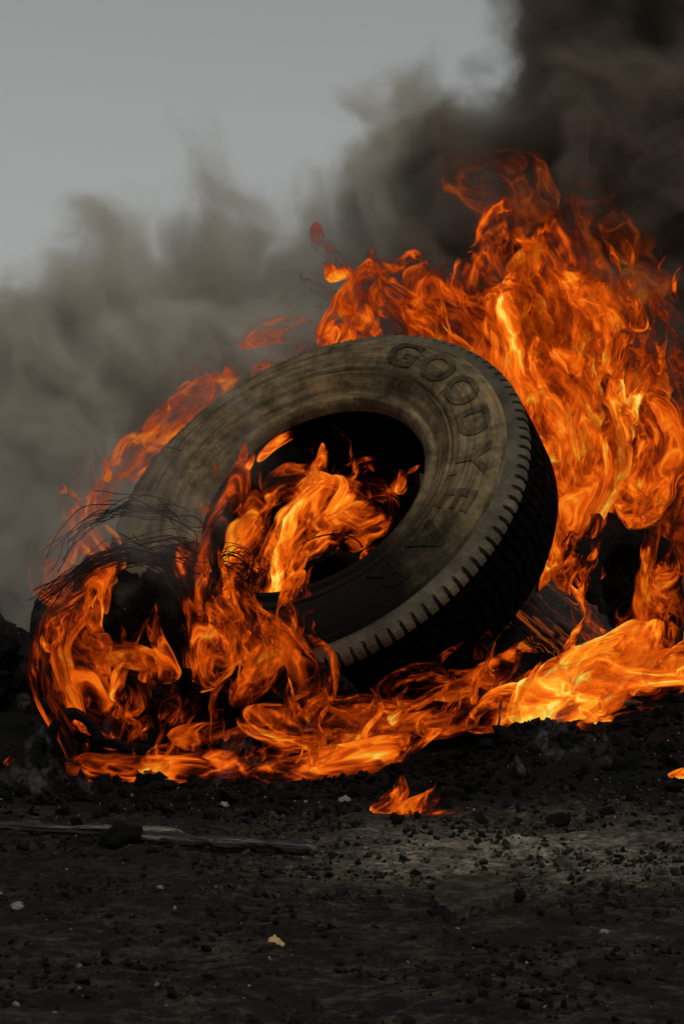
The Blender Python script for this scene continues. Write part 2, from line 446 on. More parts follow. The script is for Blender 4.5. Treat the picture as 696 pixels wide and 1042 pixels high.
# dry leaf
def leaf():
    V, F = [], []
    n = 14
    for i in range(n + 1):
        t = i / n
        w = 0.0075 * math.sin(math.pi * t) ** 0.7 * (1 + 0.25 * math.sin(t * 19))
        for k in (-1, 0, 1):
            V.append(((t - 0.5) * 0.024, k * w, 0.003 + 0.004 * abs(k) + 0.003 * math.sin(t * 5)))
    for i in range(n):
        for k in range(2):
            a = i * 3 + k
            F.append((a, a + 1, a + 4, a + 3))
    o = mesh_obj("dry_leaf", V, F, M_leaf)
    md = o.modifiers.new("thick", 'SOLIDIFY'); md.thickness = 0.0006
    d = CAMZ * FPX / (968 - CY0)
    X, Y = (280 - CX) / FPX * d, d + CAMY
    o.location = (X, Y, ground_z(X, Y) + 0.004)
    o.rotation_euler = (R(35), R(8), R(25))
    tag(o, "small dry yellow brown leaf on the dark soil in the foreground", "leaf")
leaf()

# ------------------------------------------------------------------ sticks and beams
def beam(name, p0, p1, w, h, mat, seed, rough=0.25, seg=40, taper=(0.7, 0.6), label=None, cat="stick", sag=0.0, jag=1.0):
    """a rough, split length of wood: swept irregular section, local x along it"""
    p0, p1 = Vector(p0), Vector(p1)
    L = (p1 - p0).length
    V, F = [], []
    ring = 12
    for i in range(seg + 1):
        t = i / seg
        k = min(1, taper[0] + t * 6) * min(1, taper[1] + (1 - t) * 6)
        if i in (0, seg): k *= 0.55
        for j in range(ring):
            a = 2 * math.pi * j / ring
            ca, sa = math.cos(a), math.sin(a)
            q = max(abs(ca), abs(sa)) ** 0.6
            p = Vector((t * L, ca / q * w / 2 * k, sa / q * h / 2 * k))
            r_ = 1 + rough * fb((p.x * 3, p.y * 9, p.z * 9 + seed), 6, 3) 
            gr = 1 - rough * 0.8 * max(0, mn.noise(Vector((p.x * 2.0, j * 1.7, seed * 3.3))))
            p.y *= r_ * gr; p.z *= r_ * gr
            p.z += sag * math.sin(math.pi * t) + 0.15 * h * mn.noise(Vector((t * 3, seed, 0)))
            if i in (0, seg): p.x += jag * 0.6 * w * mn.noise(Vector((j * 1.3, seed, i)))
            V.append(p)
    for i in range(seg):
        for j in range(ring):
            F.append((i * ring + j, i * ring + (j + 1) % ring, (i + 1) * ring + (j + 1) % ring, (i + 1) * ring + j))
    F.append(tuple(range(ring))[::-1]); F.append(tuple(seg * ring + j for j in range(ring)))
    o = mesh_obj(name, V, F, mat, smooth=False)
    o.location = p0
    o.rotation_euler = (p1 - p0).to_track_quat('X', 'Z').to_euler()
    if label: tag(o, label, cat)
    return o

def gpt(px, py, up=0.0):
    d = CAMZ * FPX / (py - CY0)
    for _ in range(6):
        X, Y = (px - CX) / FPX * d, d + CAMY
        d = (CAMZ - ground_z(X, Y) - up) * FPX / (py - CY0)
    X, Y = (px - CX) / FPX * d, d + CAMY
    return Vector((X, Y, ground_z(X, Y) + up))
beam("wooden_pole", gpt(-40, 838, 0.010), gpt(188, 848, 0.012), 0.022, 0.014, M_wood, 1, rough=0.55, label="long thin charred wooden pole entering from the left edge", cat="pole")
beam("wooden_plank", gpt(142, 850, 0.012), gpt(322, 864, 0.010), 0.028, 0.017, M_wood, 2, rough=0.6, label="split charred plank lying past the ash clump, right of the pole", cat="plank")
single_rock("ash_clump", 125, 860, 0.032, "black crumbly clump covering the joint of pole and plank", M_char, 31, (1.2, .7, .65), cat="ash clump", lift=0.6)
beam("charred_stick", at(506, 748, -0.5), at(510, 712, -0.5), 0.006, 0.005, M_wood, 3, seg=12, label="thin charred stick standing upright in front of the blaze", cat="stick")
beam("charred_beam", at(462, 702, -0.22), at(534, 640, -0.12), 0.045, 0.035, M_char, 4, label="black beam leaning from the embers up to the burning block", cat="beam")
beam("charred_board", at(196, 697, -0.42), at(292, 672, -0.36), 0.05, 0.036, M_char, 5, label="black board burning in the front flames beneath the tyre's left side", cat="board")
beam("charred_stick", at(560, 728, -0.52), at(652, 716, -0.5), 0.03, 0.014, M_wood, 6, label="curved strip of bark lying along the top of the mound", cat="bark", sag=0.012)
beam("charred_stick", at(585, 762, -0.62), at(648, 742, -0.56), 0.016, 0.010, M_wood, 7, label="pale splintered stick sloping on the mound under the bark strip", cat="stick")
beam("charred_stick", at(75, 748, -0.48), at(190, 772, -0.5), 0.03, 0.02, M_char, 8, label="black stick under the flames right of the curled tyre scrap", cat="stick")

# burning block right of the tyre
def block():
    o = beam("burning_wood_block", at(528, 640, -0.02), at(592, 668, 0.05), 0.16, 0.14, M_ember, 9, rough=0.28, seg=44, taper=(0.9, 0.8))
    tag(o, "striped block of wood glowing between the tyre and the bright flames", "wood block")
    o.rotation_euler = (R(40), R(42), R(-10))
    o.location = at(537, 612, -0.02)
    o.scale = (1.25, 1.0, 0.9)
block()

# ------------------------------------------------------------------ tyre
NRM = Vector((-0.40, -0.65, 0.65)).normalized()
E1 = Vector((0.848, 0.0, 0.53)); E1 = (E1 - NRM * E1.dot(NRM)).normalized()
E2 = NRM.cross(E1)
TYM = Matrix((E1, E2, NRM)).transposed()                      # local z = the tyre's axle, towards the sky and the camera
TC = at(317, 509, 0.0) - NRM * 0.095

# (radius, axial) outer profile of the near half, bead to tread shoulder
PROF = [(0.268, 0.070), (0.270, 0.088), (0.276, 0.099), (0.286, 0.1035), (0.293, 0.1015), (0.297, 0.0975), (0.302, 0.098), (0.308, 0.104),
        (0.320, 0.1125), (0.338, 0.1205), (0.3400, 0.1250), (0.3425, 0.1165), (0.3465, 0.1165), (0.3490, 0.1245), (0.358, 0.1262), (0.372, 0.1275), (0.390, 0.1290), (0.410, 0.1285), (0.430, 0.1260), (0.445, 0.1215), (0.4485, 0.1190), (0.4505, 0.1215), (0.4535, 0.1190), (0.460, 0.1160)]
SHO = [(0.464, 0.1135), (0.472, 0.1105), (0.482, 0.107), (0.487, 0.1048), (0.4895, 0.1035), (0.4965, 0.0975), (0.4995, 0.090)]
SPLIT = 5
PROF = [(r, a + 0.018 * min(1, max(0, (0.462 - r) / 0.03))) for r, a in PROF]
def prof_a(r):
    return float(np.interp(r, [p[0] for p in PROF], [p[1] for p in PROF]))

def lathe(prof, n, closed=False):
    V, F = [], []
    for i in range(n):
        a = 2 * math.pi * i / n
        for r, z in prof: V.append(Vector((r * math.cos(a), r * math.sin(a), z)))
    m = len(prof)
    for i in range(n):
        for j in range(m if closed else m - 1):
            F.append((i * m + j, ((i + 1) % n) * m + j, ((i + 1) % n) * m + (j + 1) % m, i * m + (j + 1) % m))
    return V, F

def build_tyre():
    root = empty("truck_tyre", TC)
    root.rotation_euler = TYM.to_euler(); root.scale = (1.015,) * 3
    tag(root, "big worn truck tyre with raised lettering leaning in the middle of the fire", "tyre")
    # near sidewall
    V, F = lathe(PROF, 220)
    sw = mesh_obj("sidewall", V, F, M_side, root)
    # far sidewall and hollow inner liner
    inner = [(0.268, 0.088), (0.285, 0.094), (0.330, 0.108), (0.38, 0.120), (0.43, 0.110), (0.465, 0.09), (0.476, 0.05), (0.478, 0.0)]
    full = inner + [(r, -z) for r, z in inner[::-1][1:]] + [(r, -z) for r, z in PROF + SHO]
    V, F = lathe(full, 160)
    mesh_obj("inner_liner", V, F, M_liner, root)
    # tread: deep shoulder lugs cut by slots, and three circumferential grooves
    NL = 108
    V, F = [], []
    per = 10
    N = NL * per
    zc = [0.090, 0.082, 0.062, 0.060, 0.050, 0.048, 0.024, 0.022, 0.010, 0.008]
    rows = SHO[:-1] + [(0.4995, 0.090), (0.500, 0.080), (0.5005, 0.056), (0.486, 0.054), (0.486, 0.044), (0.501, 0.042), (0.5015, 0.008), (0.487, 0.006)]
    rows = [(r, z) for r, z in rows] + [(r, -z) for r, z in rows[::-1]]
    m = len(rows)
    rnd = random.Random(4)
    wear = [rnd.uniform(0, 1) for _ in range(NL)]
    for i in range(N):
        lug, k = divmod(i, per)
        slot = k in (7, 8, 9)
        a = 2 * math.pi * (i + (0.45 if k == 7 else (-0.45 if k == 0 else 0))) / N
        for q, (r, z) in enumerate(rows):
            rr, zz = r, z
            if slot and r > 0.4865:
                rr = r - 0.013 * min(1, (r - 0.4850) / 0.010)
                zz = z - math.copysign(0.006, z) if abs(z) > 0.085 else z
            rr -= 0.0014 * wear[lug] if r > 0.48 else 0
            aa = a + 0.03 * max(0, 0.06 - abs(z)) / 0.06
            V.append(Vector((rr * math.cos(aa), rr * math.sin(aa), zz)))
    for i in range(N):
        for j in range(m - 1):
            F.append((i * m + j, ((i + 1) % N) * m + j, ((i + 1) % N) * m + j + 1, i * m + j + 1))
    dusty = [False if 7 <= j else True for _ in range(N) for j in range(m - 1)]
    # near edge is joined to the sidewall by a narrow step
    tr = mesh_obj("tread", V, F, M_liner, root, smooth=False)          # burnt running surface with its underside shade painted into the black, the near shoulder is still dusty
    tr.data.materials.append(M_tread)
    tr.data.polygons.foreach_set('material_index', [int(q) for q in dusty])
    V, F = lathe([PROF[-1], SHO[0]], 220)
    mesh_obj("shoulder_rib", V, F, M_tread, root)
    # raised lettering round the sidewall, read clockwise
    word = "GOODYEAR"
    a0, a1 = 29.7, -81.7
    V, F = [], []
    for k, ch in enumerate(word):
        cu = bpy.data.curves.new("letter", 'FONT')
        cu.body = ch; cu.size = 0.098; cu.align_x = 'CENTER'; cu.offset = 0.0026
        ob = bpy.data.objects.new("letter", cu)
        me = bpy.data.meshes.new_from_object(ob)
        bm = bmesh.new(); bm.from_mesh(me)
        ztop = 0.0735
        for s in range(1, 12):
            bmesh.ops.bisect_plane(bm, geom=bm.verts[:] + bm.edges[:] + bm.faces[:], plane_co=(0, s * ztop / 12, 0), plane_no=(0, 1, 0))
        for s in range(-5, 6):
            bmesh.ops.bisect_plane(bm, geom=bm.verts[:] + bm.edges[:] + bm.faces[:], plane_co=(s * 0.009, 0, 0), plane_no=(1, 0, 0))
        bmesh.ops.triangulate(bm, faces=bm.faces)
        ex = bmesh.ops.extrude_face_region(bm, geom=bm.faces[:])
        top = {v for v in ex["geom"] if isinstance(v, bmesh.types.BMVert)}
        ac = R(a0 + (a1 - a0) * k / 7)
        bm.verts.index_update()
        base = len(V)
        for v in bm.verts:
            r = 0.366 + (v.co.y / ztop) * 0.073
            ang = ac - v.co.x * 1.28 / 0.405
            a_ = prof_a(r) + (0.0028 if v in top else -0.004)
            V.append(Vector((r * math.cos(ang), r * math.sin(ang), a_)))
        F += [tuple(v.index + base for v in f.verts) for f in bm.faces]
        bm.free(); bpy.data.objects.remove(ob); bpy.data.curves.remove(cu); bpy.data.meshes.remove(me)
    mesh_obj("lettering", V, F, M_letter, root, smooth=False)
    # small moulded bars on the inner band
    for adeg, r0, r1, w in ((14, .350, .36, .03), (14, .349, .372, .004), (3, .349, .372, .004), (40, .312, .336, .003), (24, .312, .336, .003), (58, .349, .372, .004), (95, .349, .372, .004), (120, .380, .430, .004), (-40, .349, .372, .004), (64, .361, .443, .003)):
        V, F = [], []
        nb = 14
        for i in range(nb + 1):
            r = r0 + (r1 - r0) * i / nb
            for sd in (-1, 1):
                for up in (-0.002, 0.0022):
                    ang = R(adeg) + sd * w / 2 / r
                    V.append(Vector((r * math.cos(ang), r * math.sin(ang), prof_a(r) + up)))
        for i in range(nb):
            o = i * 4
            F += [(o + 1, o + 3, o + 7, o + 5), (o, o + 1, o + 5, o + 4), (o + 2, o + 6, o + 7, o + 3)]
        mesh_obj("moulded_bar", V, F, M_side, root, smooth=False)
    return root

M_tread = surf("dusty_tread_rubber", [(0.3, (0.03, 0.024, 0.015)), (0.5, (0.085, 0.069, 0.043)), (0.75, (0.17, 0.140, 0.09))], 12, rough=0.8, bump=0.4, bump_scale=110)
build_tyre()

# ------------------------------------------------------------------ burnt tyres and scraps
def burnt_tyre(name, loc, rot, Rr, W, seed, label, arc=(0, 360), crush=0.2, cat="tyre"):
    V, F = [], []
    pr = [(0.60, 0.42), (0.64, 0.5), (0.78, 0.56), (0.92, 0.48), (0.98, 0.42), (1.0, 0.3), (0.965, 0.27), (0.965, 0.2), (1.0, 0.17), (1.0, -0.17), (0.965, -0.2), (0.965, -0.27),
          (1.0, -0.3), (0.98, -0.42), (0.92, -0.48), (0.78, -0.56), (0.64, -0.5), (0.60, -0.42), (0.7, -0.42), (0.9, -0.36), (0.93, 0), (0.9, 0.36), (0.7, 0.42)]
    full = abs(arc[1] - arc[0]) >= 360
    n = 110
    m = len(pr)
    for i in range(n + (0 if full else 1)):
        a = R(arc[0] + (arc[1] - arc[0]) * i / n)
        end = 1.0
        if not full: end = min(1, 0.25 + min(i, n - i) / 6)
        for q, (r, z) in enumerate(pr):
            p = Vector((r * math.cos(a) * Rr, r * math.sin(a) * Rr, z * W * end))
            k = 1 + crush * mn.noise(p * (1.1 / Rr) + Vector((seed, 0, 0))) + 0.03 * mn.noise(p * (7 / Rr))
            p = Vector((p.x * k, p.y * k, p.z * (1 + crush * mn.noise(p * (1.6 / Rr) + Vector((0, seed, 0))))))
            V.append(p)
    for i in range(n if full else n):
        i2 = (i + 1) % n if full else i + 1
        for j in range(m):
            F.append((i * m + j, i2 * m + j, i2 * m + (j + 1) % m, i * m + (j + 1) % m))
    if not full:
        F.append(tuple(range(m))); F.append(tuple(n * m + j for j in range(m))[::-1])
    o = mesh_obj(name, V, F, M_char)
    o.location = loc
    o.rotation_euler = rot
    return tag(o, label, cat)
burnt_tyre("burnt_tyre", at(628, 612, 0.30), (R(76), R(12), R(34)), 0.19, 0.17, 3, "black burnt tyre standing in the fire right of the big tyre", crush=0.3)
burnt_tyre("burnt_tyre", at(146, 655, -0.02), (R(52), R(-14), R(-22)), 0.26, 0.17, 7, "collapsed black tyre carcass left of the big tyre under wire loops", crush=0.35)
burnt_tyre("tyre_scrap", at(74, 752, -0.5), (R(82), R(0), R(14)), 0.058, 0.06, 9, "short curled black tyre scrap standing at the fire's left end", arc=(-15, 195), crush=0.15, cat="tyre scrap")
burnt_tyre("burnt_tyre", at(345, 610, 0.16), (R(60), R(20), R(10)), 0.12, 0.10, 12, "small charred tyre piece smouldering inside the big tyre's opening", crush=0.4, arc=(-20, 210), cat="tyre scrap")

def heap(name, c, r, seed, label, mat=M_char, rg=1.0):
    bm = bmesh.new()
    bmesh.ops.create_icosphere(bm, subdivisions=5, radius=1.0)
    for v in bm.verts:
        p = v.co.copy()
        k = 1 + 0.42 * fb(p, 1.8, 5 if rg == 1 else 2, seed) + rg * (0.16 * fb(p, 6, 5, seed) + 0.05 * mn.noise(p * 22))
        v.co = Vector((p.x * r[0] * k, p.y * r[1] * k, p.z * r[2] * k))
    me = bpy.data.meshes.new(name); bm.to_mesh(me); bm.free()
    me.materials.append(mat)
    o = bpy.data.objects.new(name, me); col.objects.link(o)
    o.location = c
    return tag(o, label, "debris heap")
heap("charred_heap", (-0.04, 0.47, 0.12), (0.34, 0.17, 0.56), 5, "black heap of burnt debris propping up the big tyre from behind")
heap("charred_heap", at(240, 690, -0.02), (0.28, 0.14, 0.10), 8, "low black heap of embers under the big tyre's left rim")
heap("charred_heap", at(318, 706, -0.36), (0.09, 0.045, 0.065), 15, "low black lump of melted rubber covering the big tyre's lowest edge", rg=0.2)
heap("rubble_bank", (-1.02, 0.62, 0.0), (0.36, 0.22, 0.30), 61, "speckled dark rubble bank behind the smoke at the left edge", M_clod)
heap("charred_heap", at(158, 672, -0.30), (0.15, 0.08, 0.15), 19, "black mass of melted debris under the wire loops at left")
heap("charred_heap", at(548, 768, -0.55), (0.11, 0.09, 0.055), 23, "black craggy hump of the mound below the upright stick")
heap("charred_heap", at(655, 752, -0.50), (0.15, 0.10, 0.05), 27, "dark layered hump of the mound at the right edge")
heap("charred_heap", at(628, 610, 0.38), (0.12, 0.10, 0.14), 41, "black debris filling the hole of the small burnt tyre at right")
heap("charred_heap", at(520, 700, -0.05), (0.34, 0.16, 0.07), 11, "low charred heap beneath the burning block and bright flames")

# ------------------------------------------------------------------ wire loops
def wire_obj(name, paths, rad, label, cat="wire"):
    cu = bpy.data.curves.new(name, 'CURVE'); cu.dimensions = '3D'
    cu.bevel_depth = rad; cu.bevel_resolution = 1; cu.resolution_u = 4
    for pts in paths:
        sp = cu.splines.new('NURBS'); sp.points.add(len(pts) - 1)
        for q, p in zip(sp.points, pts): q.co = (*p, 1)
        sp.use_endpoint_u = True; sp.order_u = 4
    ob = bpy.data.objects.new(name, cu)
    me = bpy.data.meshes.new_from_object(ob)
    me.name = name
    me.materials.clear(); me.materials.append(M_wire)
    bpy.data.objects.remove(ob)
    o = bpy.data.objects.new(name, me); col.objects.link(o)
    return tag(o, label, cat)

def jit(pts, s, rnd): return [p + Vector((rnd.uniform(-s, s), rnd.uniform(-s, s), rnd.uniform(-s, s))) for p in pts]
rnd = random.Random(12)
def arcs(base, n, spread, Y, rnd, js=0.004):
    """single wires that follow the strand loosely, each with its own start, end and sag"""
    out = []
    for k in range(n):
        dx, dy, dY, ph = rnd.gauss(0, spread * 1.5), rnd.gauss(0, spread * 1.6), rnd.uniform(-0.06, 0.06), rnd.uniform(0, 99)
        fine = [(base[i][0] * (1 - f) + base[i + 1][0] * f, base[i][1] * (1 - f) + base[i + 1][1] * f) for i in range(len(base) - 1) for f in (0, .33, .67)] + [base[-1]]
        a, b = rnd.choice((0, 0, 1, 3, 6)), len(fine) - rnd.choice((0, 0, 1, 4, 8))
        pts = []
        for i in range(a, b):
            nx_ = mn.noise(Vector((i * 0.22, ph, 0))) * 16; ny_ = mn.noise(Vector((i * 0.22, ph, 9))) * 15
            pts.append(at(fine[i][0] + dx + nx_, fine[i][1] + dy + ny_, Y + dY))
        out.append(jit(pts, js * 0.25, rnd))
    return out
L1 = [(60, 578), (74, 550), (98, 526), (126, 514), (156, 515), (184, 526), (210, 538), (230, 552)]
L2 = [(40, 616), (62, 600), (88, 578), (122, 566), (156, 558), (184, 562), (205, 572)]
L3 = [(60, 560), (80, 538), (110, 524), (140, 522), (172, 530), (196, 548), (200, 580)]
L4 = [(120, 556), (146, 566), (168, 580), (186, 596), (196, 616)]
wire_obj("wire_loop", arcs(L1, 11, 2.6, -0.36, rnd, 0.009), 0.0011, "arched bundle of fine burnt steel wires over the left of the tyre")
wire_obj("wire_loop", arcs(L2, 22, 4.0, -0.42, rnd, 0.008) + arcs(L4, 12, 7, -0.42, rnd, 0.01), 0.0014, "thicker black wire strand sagging below the arched bundle")
wire_obj("wire_loop", arcs(L3, 9, 6, -0.38, rnd, 0.012), 0.0009, "loose thin wires hanging before the collapsed carcass")
def tangle(cx, cyy, Y, r, n, rnd):
    out = []
    for k in range(n):
        c = at(cx + rnd.gauss(0, 7), cyy + rnd.gauss(0, 6), Y + rnd.uniform(-.03, .03))
        rr = r * rnd.uniform(0.5, 1.2); ph = rnd.uniform(0, 6.28); tl = rnd.uniform(-.6, .6)
        out.append([c + Vector((rr * math.cos(ph + u * 0.7) * 1.2, rr * 0.5 * math.sin(ph * 2 + u), rr * math.sin(ph + u * 0.7 + tl))) for u in range(10)])
    return out
wire_obj("wire_tangle", tangle(238, 582, -0.3, 0.04, 22, rnd), 0.0009, "round tangle of fine wires burning at the opening's left side")
wire_obj("wire_hoop", [[at(px, py, -0.05) for px, py in ((276, 600), (284, 572), (304, 552), (334, 542), (362, 544), (374, 560), (366, 580))],
                       [at(px, py, -0.06) for px, py in ((262, 640), (286, 606), (300, 566), (318, 540))]], 0.0022, "bent dark wire hoop in the flames inside the tyre's opening")
wire_obj("wire_tangle", [jit([at(172 + 5 * i, 720 - 14 * i + 10 * math.sin(i + k), -0.4) for i in range(12)], 0.012, rnd) for k in range(6)], 0.0013, "straggling wires rising in the front flames left of the opening")

# ------------------------------------------------------------------ flames
def catmull(P, n):
    P = [P[0] * 2 - P[1]] + P + [P[-1] * 2 - P[-2]]
    out = []
    m = len(P) - 3
    for i in range(n + 1):
        u = min(i / n * m, m - 1e-6); k = int(u); f = u - k
        a, b, c, d = P[k], P[k + 1], P[k + 2], P[k + 3]
        out.append(0.5 * ((2 * b) + (c - a) * f + (2 * a - 5 * b + 4 * c - d) * f * f + (3 * b - a - 3 * c + d) * f ** 3))
    return out

class Flame:
    def __init__(s): s.V, s.F, s.flow, s.heat = [], [], [], []
    def tongue(s, pts, heat=(0.75, 0.35), seed=0, depth=0.75, ring=22, rough=0.38, stretch=0.42, swirl=0.0):
        """pts: world (Vector, radius); a closed swept body, wobbled, that thins out at both ends"""
        n = max(16, int(len(pts) * 11))
        C = catmull([Vector((*p, r)) if False else Vector((p.x, p.y, p.z)) for p, r in pts], n)
        Rr = catmull([Vector((r, 0, 0)) for p, r in pts], n)
        off = Vector(((seed * 3.71) % 17, (seed * 7.13) % 19, (seed * 1.93) % 23))
        fs = min(2.8, max(0.8, (0.075 / max(0.002, sum(r for p, r in pts) / len(pts))) ** 0.5))     # small flames carry finer curls
        b0 = len(s.V); L = 0.0; prev = C[0]
        for i in range(n + 1):
            t = i / n
            L += (C[i] - prev).length; prev = C[i]
            tan = (C[min(i + 1, n)] - C[max(i - 1, 0)]).normalized()
            sx = tan.cross(Vector((0, 1, 0)))
            sx = sx.normalized() if sx.length > 1e-3 else Vector((1, 0, 0))
            sy = sx.cross(tan).normalized()
            cap = math.sqrt(max(0.0, 1 - (1 - min(1, t / 0.14)) ** 2)) * math.sqrt(max(0.0, 1 - (1 - min(1, (1 - t) / 0.30)) ** 2))
            r = max(0.0008, Rr[i].x * cap)
            wob = Vector((mn.noise(C[i] * 5 + off), mn.noise(C[i] * 5 - off), 0)) * r * 0.5
            for j in range(ring):
                a = 2 * math.pi * j / ring
                q = C[i] + (sx * math.cos(a) + sy * math.sin(a) * depth) * r
                k = 1 + rough * mn.noise(q * 9 + off) + rough * 0.6 * mn.noise(q * 21 - off)
                lx, ly = r * math.cos(a) * k, r * math.sin(a) * k
                s.V.append(C[i] + wob + sx * lx + sy * ly * depth)
                tw = swirl * t
                s.flow.append(Vector((lx * math.cos(tw) - ly * math.sin(tw), lx * math.sin(tw) + ly * math.cos(tw), L * stretch)) * fs + off)
                s.heat.append(heat[0] + (heat[1] - heat[0]) * t ** 1.3)
        for i in range(n):
            for j in range(ring):
                s.F.append((b0 + i * ring + j, b0 + i * ring + (j + 1) % ring, b0 + (i + 1) * ring + (j + 1) % ring, b0 + (i + 1) * ring + j))
        s.F.append(tuple(b0 + j for j in range(ring))[::-1]); s.F.append(tuple(b0 + n * ring + j for j in range(ring)))
    def px(s, path, Y, heat=(0.75, 0.35), seed=0, kids=0, **kw):
        """path: (px, py, radius in px) from root to tip at depth Y (a number or one per point)"""
        Ys = Y if isinstance(Y, (list, tuple)) else [Y] * len(path)
        P = [(at(a, b, yy), r / FPX * (yy - CAMY)) for (a, b, r), yy in zip(path, Ys)]
        s.tongue(P, heat, seed, **kw)
        rnd = random.Random(seed * 77 + 5)
        for k in range(kids):                      # smaller licks that peel off the main tongue
            i = rnd.randrange(0, len(P) - 1)
            p, r = P[i]; d = (P[i + 1][0] - p)
            side = rnd.choice((-1, 1)) * rnd.uniform(0.4, 1.0)
            st = p + d * rnd.random() + Vector((side * r, rnd.uniform(-1, 0.6) * r, 0))
            dirv = (d.normalized() * 0.7 + Vector((side * 0.5, rnd.uniform(-.3, .3), 0.75))).normalized()
            ln = r * rnd.uniform(1.3, 2.4 if r > 0.06 else 3.2); rr = r * rnd.uniform(0.22, 0.45)
            pts = []
            for q in range(4):
                f = q / 3
                pts.append((st + dirv * ln * f + Vector((mn.noise(Vector((seed, k, q * 0.8))) * ln * 0.35, 0, 0.12 * ln * f * f)), rr * (1 - 0.6 * f)))
            if pts[-1][0].z > 1.27: continue
            s.tongue(pts, (min(0.82, heat[0]) + rnd.uniform(-.10, .08), min(0.6, heat[1]) - 0.04), seed * 13 + k + 1, **kw)
    def build(s, name, mat, label):
        o = mesh_obj(name, s.V, s.F, mat)
        me = o.data
        a = me.attributes.new("flow", 'FLOAT_VECTOR', 'POINT'); a.data.foreach_set("vector", [c for v in s.flow for c in v])
        h = me.attributes.new("fire_heat", 'FLOAT', 'POINT'); h.data.foreach_set("value", s.heat)
        base = Vector((sum(v.x for v in s.V) / len(s.V), sum(v.y for v in s.V) / len(s.V), min(v.z for v in s.V)))
        me.transform(Matrix.Translation(-base)); o.location = base
        tag(o, label, "flame", "flames of the tyre fire")
        return o

# the blaze behind and right of the tyre
f = Flame()
f.px([(640, 720, 70), (655, 620, 75), (650, 520, 80), (640, 430, 75), (650, 350, 60), (668, 300, 35)], 0.75, (0.66, 0.52), 1, 5)
f.px([(600, 640, 50), (590, 540, 58), (595, 450, 72), (600, 370, 72), (590, 300, 60), (575, 240, 40), (560, 205, 20)], 0.70, (0.74, 0.56), 2, 6)
f.px([(560, 560, 40), (545, 470, 45), (540, 400, 62), (530, 330, 70), (515, 270, 55), (508, 230, 35), (518, 200, 18)], 0.62, (0.76, 0.60), 3, 6)
f.px([(520, 420, 45), (490, 370, 55), (465, 325, 50), (450, 290, 35), (455, 260, 16)], 0.66, (0.72, 0.56), 4, 4)
f.px([(470, 400, 45), (430, 355, 42), (390, 318, 38), (372, 285, 24), (378, 245, 10)], 0.62, (0.76, 0.60), 5, 4)
f.px([(330, 385, 20), (348, 340, 28), (366, 300, 24), (378, 262, 8)], 0.58, (0.74, 0.6), 26, 0)
f.px([(400, 400, 40), (355, 365, 34), (330, 335, 24), (322, 305, 12)], 0.60, (0.66, 0.5), 6, 0)
f.px([(680, 700, 50), (690, 600, 55), (692, 500, 50), (700, 420, 45), (690, 340, 20)], 0.55, (0.72, 0.54), 7, 4)
f.px([(672, 560, 30), (684, 500, 42), (680, 440, 46), (690, 380, 40), (676, 330, 22), (660, 290, 8)], 0.40, (0.70, 0.54), 17, 4)
f.px([(590, 620, 60), (600, 520, 75), (590, 420, 85), (575, 340, 75), (560, 270, 50), (550, 230, 20)], 0.95, (0.62, 0.52), 9, 4, depth=0.5)
f.px([(660, 640, 60), (670, 540, 70), (665, 450, 80), (650, 370, 70), (640, 310, 50), (625, 250, 20)], 0.95, (0.56, 0.46), 10, 4, depth=0.5)
f.px([(520, 420, 50), (480, 350, 60), (430, 320, 55), (395, 290, 40), (370, 265, 16)], 0.85, (0.66, 0.56), 14, 4, depth=0.5)
f.px([(500, 380, 30), (515, 320, 50), (500, 270, 48), (485, 235, 36), (505, 208, 16)], 0.80, (0.68, 0.54), 15, 4, depth=0.6)
f.px([(560, 520, 25), (580, 440, 35), (600, 380, 38), (625, 330, 34), (640, 290, 14)], 0.45, (0.70, 0.54), 16, 4)
f.build("flame", F_main, "tallest orange blaze rising behind the big tyre")

f = Flame()
f.px([(500, 690, 22), (535, 640, 26), (560, 590, 28), (572, 530, 30), (568, 470, 26), (560, 420, 22), (545, 385, 12)], [0.1, 0.12, 0.2, 0.25, 0.3, 0.33, 0.35], (0.82, 0.74), 11, 4)
f.px([(440, 712, 7), (480, 700, 9), (515, 672, 10), (545, 630, 11), (562, 585, 11), (572, 540, 8)], [-0.20, -0.16, -0.08, 0.02, 0.1, 0.16], (0.86, 0.80), 19, 2)
f.px([(575, 620, 18), (590, 575, 24), (600, 520, 26), (610, 470, 30), (600, 420, 22), (590, 380, 10)], 0.22, (0.80, 0.68), 12, 4)
f.px([(585, 660, 16), (578, 620, 20), (584, 580, 22), (598, 545, 20), (606, 505, 10)], 0.06, (0.78, 0.64), 20, 3)
f.px([(662, 690, 18), (672, 640, 24), (668, 590, 24), (678, 540, 20), (672, 500, 8)], 0.02, (0.76, 0.62), 25, 3)
f.px([(640, 540, 22), (660, 490, 30), (668, 440, 32), (650, 400, 26), (640, 360, 12)], 0.25, (0.76, 0.62), 13, 4)
f.build("flame", F_main, "column of flame hugging the right side of the big tyre's tread")

f = Flame()
f.px([(560, 235, 30), (520, 200, 42), (480, 175, 34), (455, 150, 18)], 0.85, (0.78, 0.66), 21, 3)
f.px([(640, 320, 50), (625, 260, 46), (600, 215, 38), (590, 180, 18)], 0.85, (0.78, 0.64), 22, 3)
f.px([(690, 470, 50), (700, 400, 55), (690, 330, 45), (680, 280, 20)], 0.9, (0.78, 0.66), 23, 2)
f.px([(700, 640, 40), (696, 560, 50), (700, 480, 50), (690, 400, 40), (690, 340, 14)], 0.8, (0.8, 0.66), 24, 2)
f.build("flame", F_dull, "dull red smoky flame at the top of the blaze")

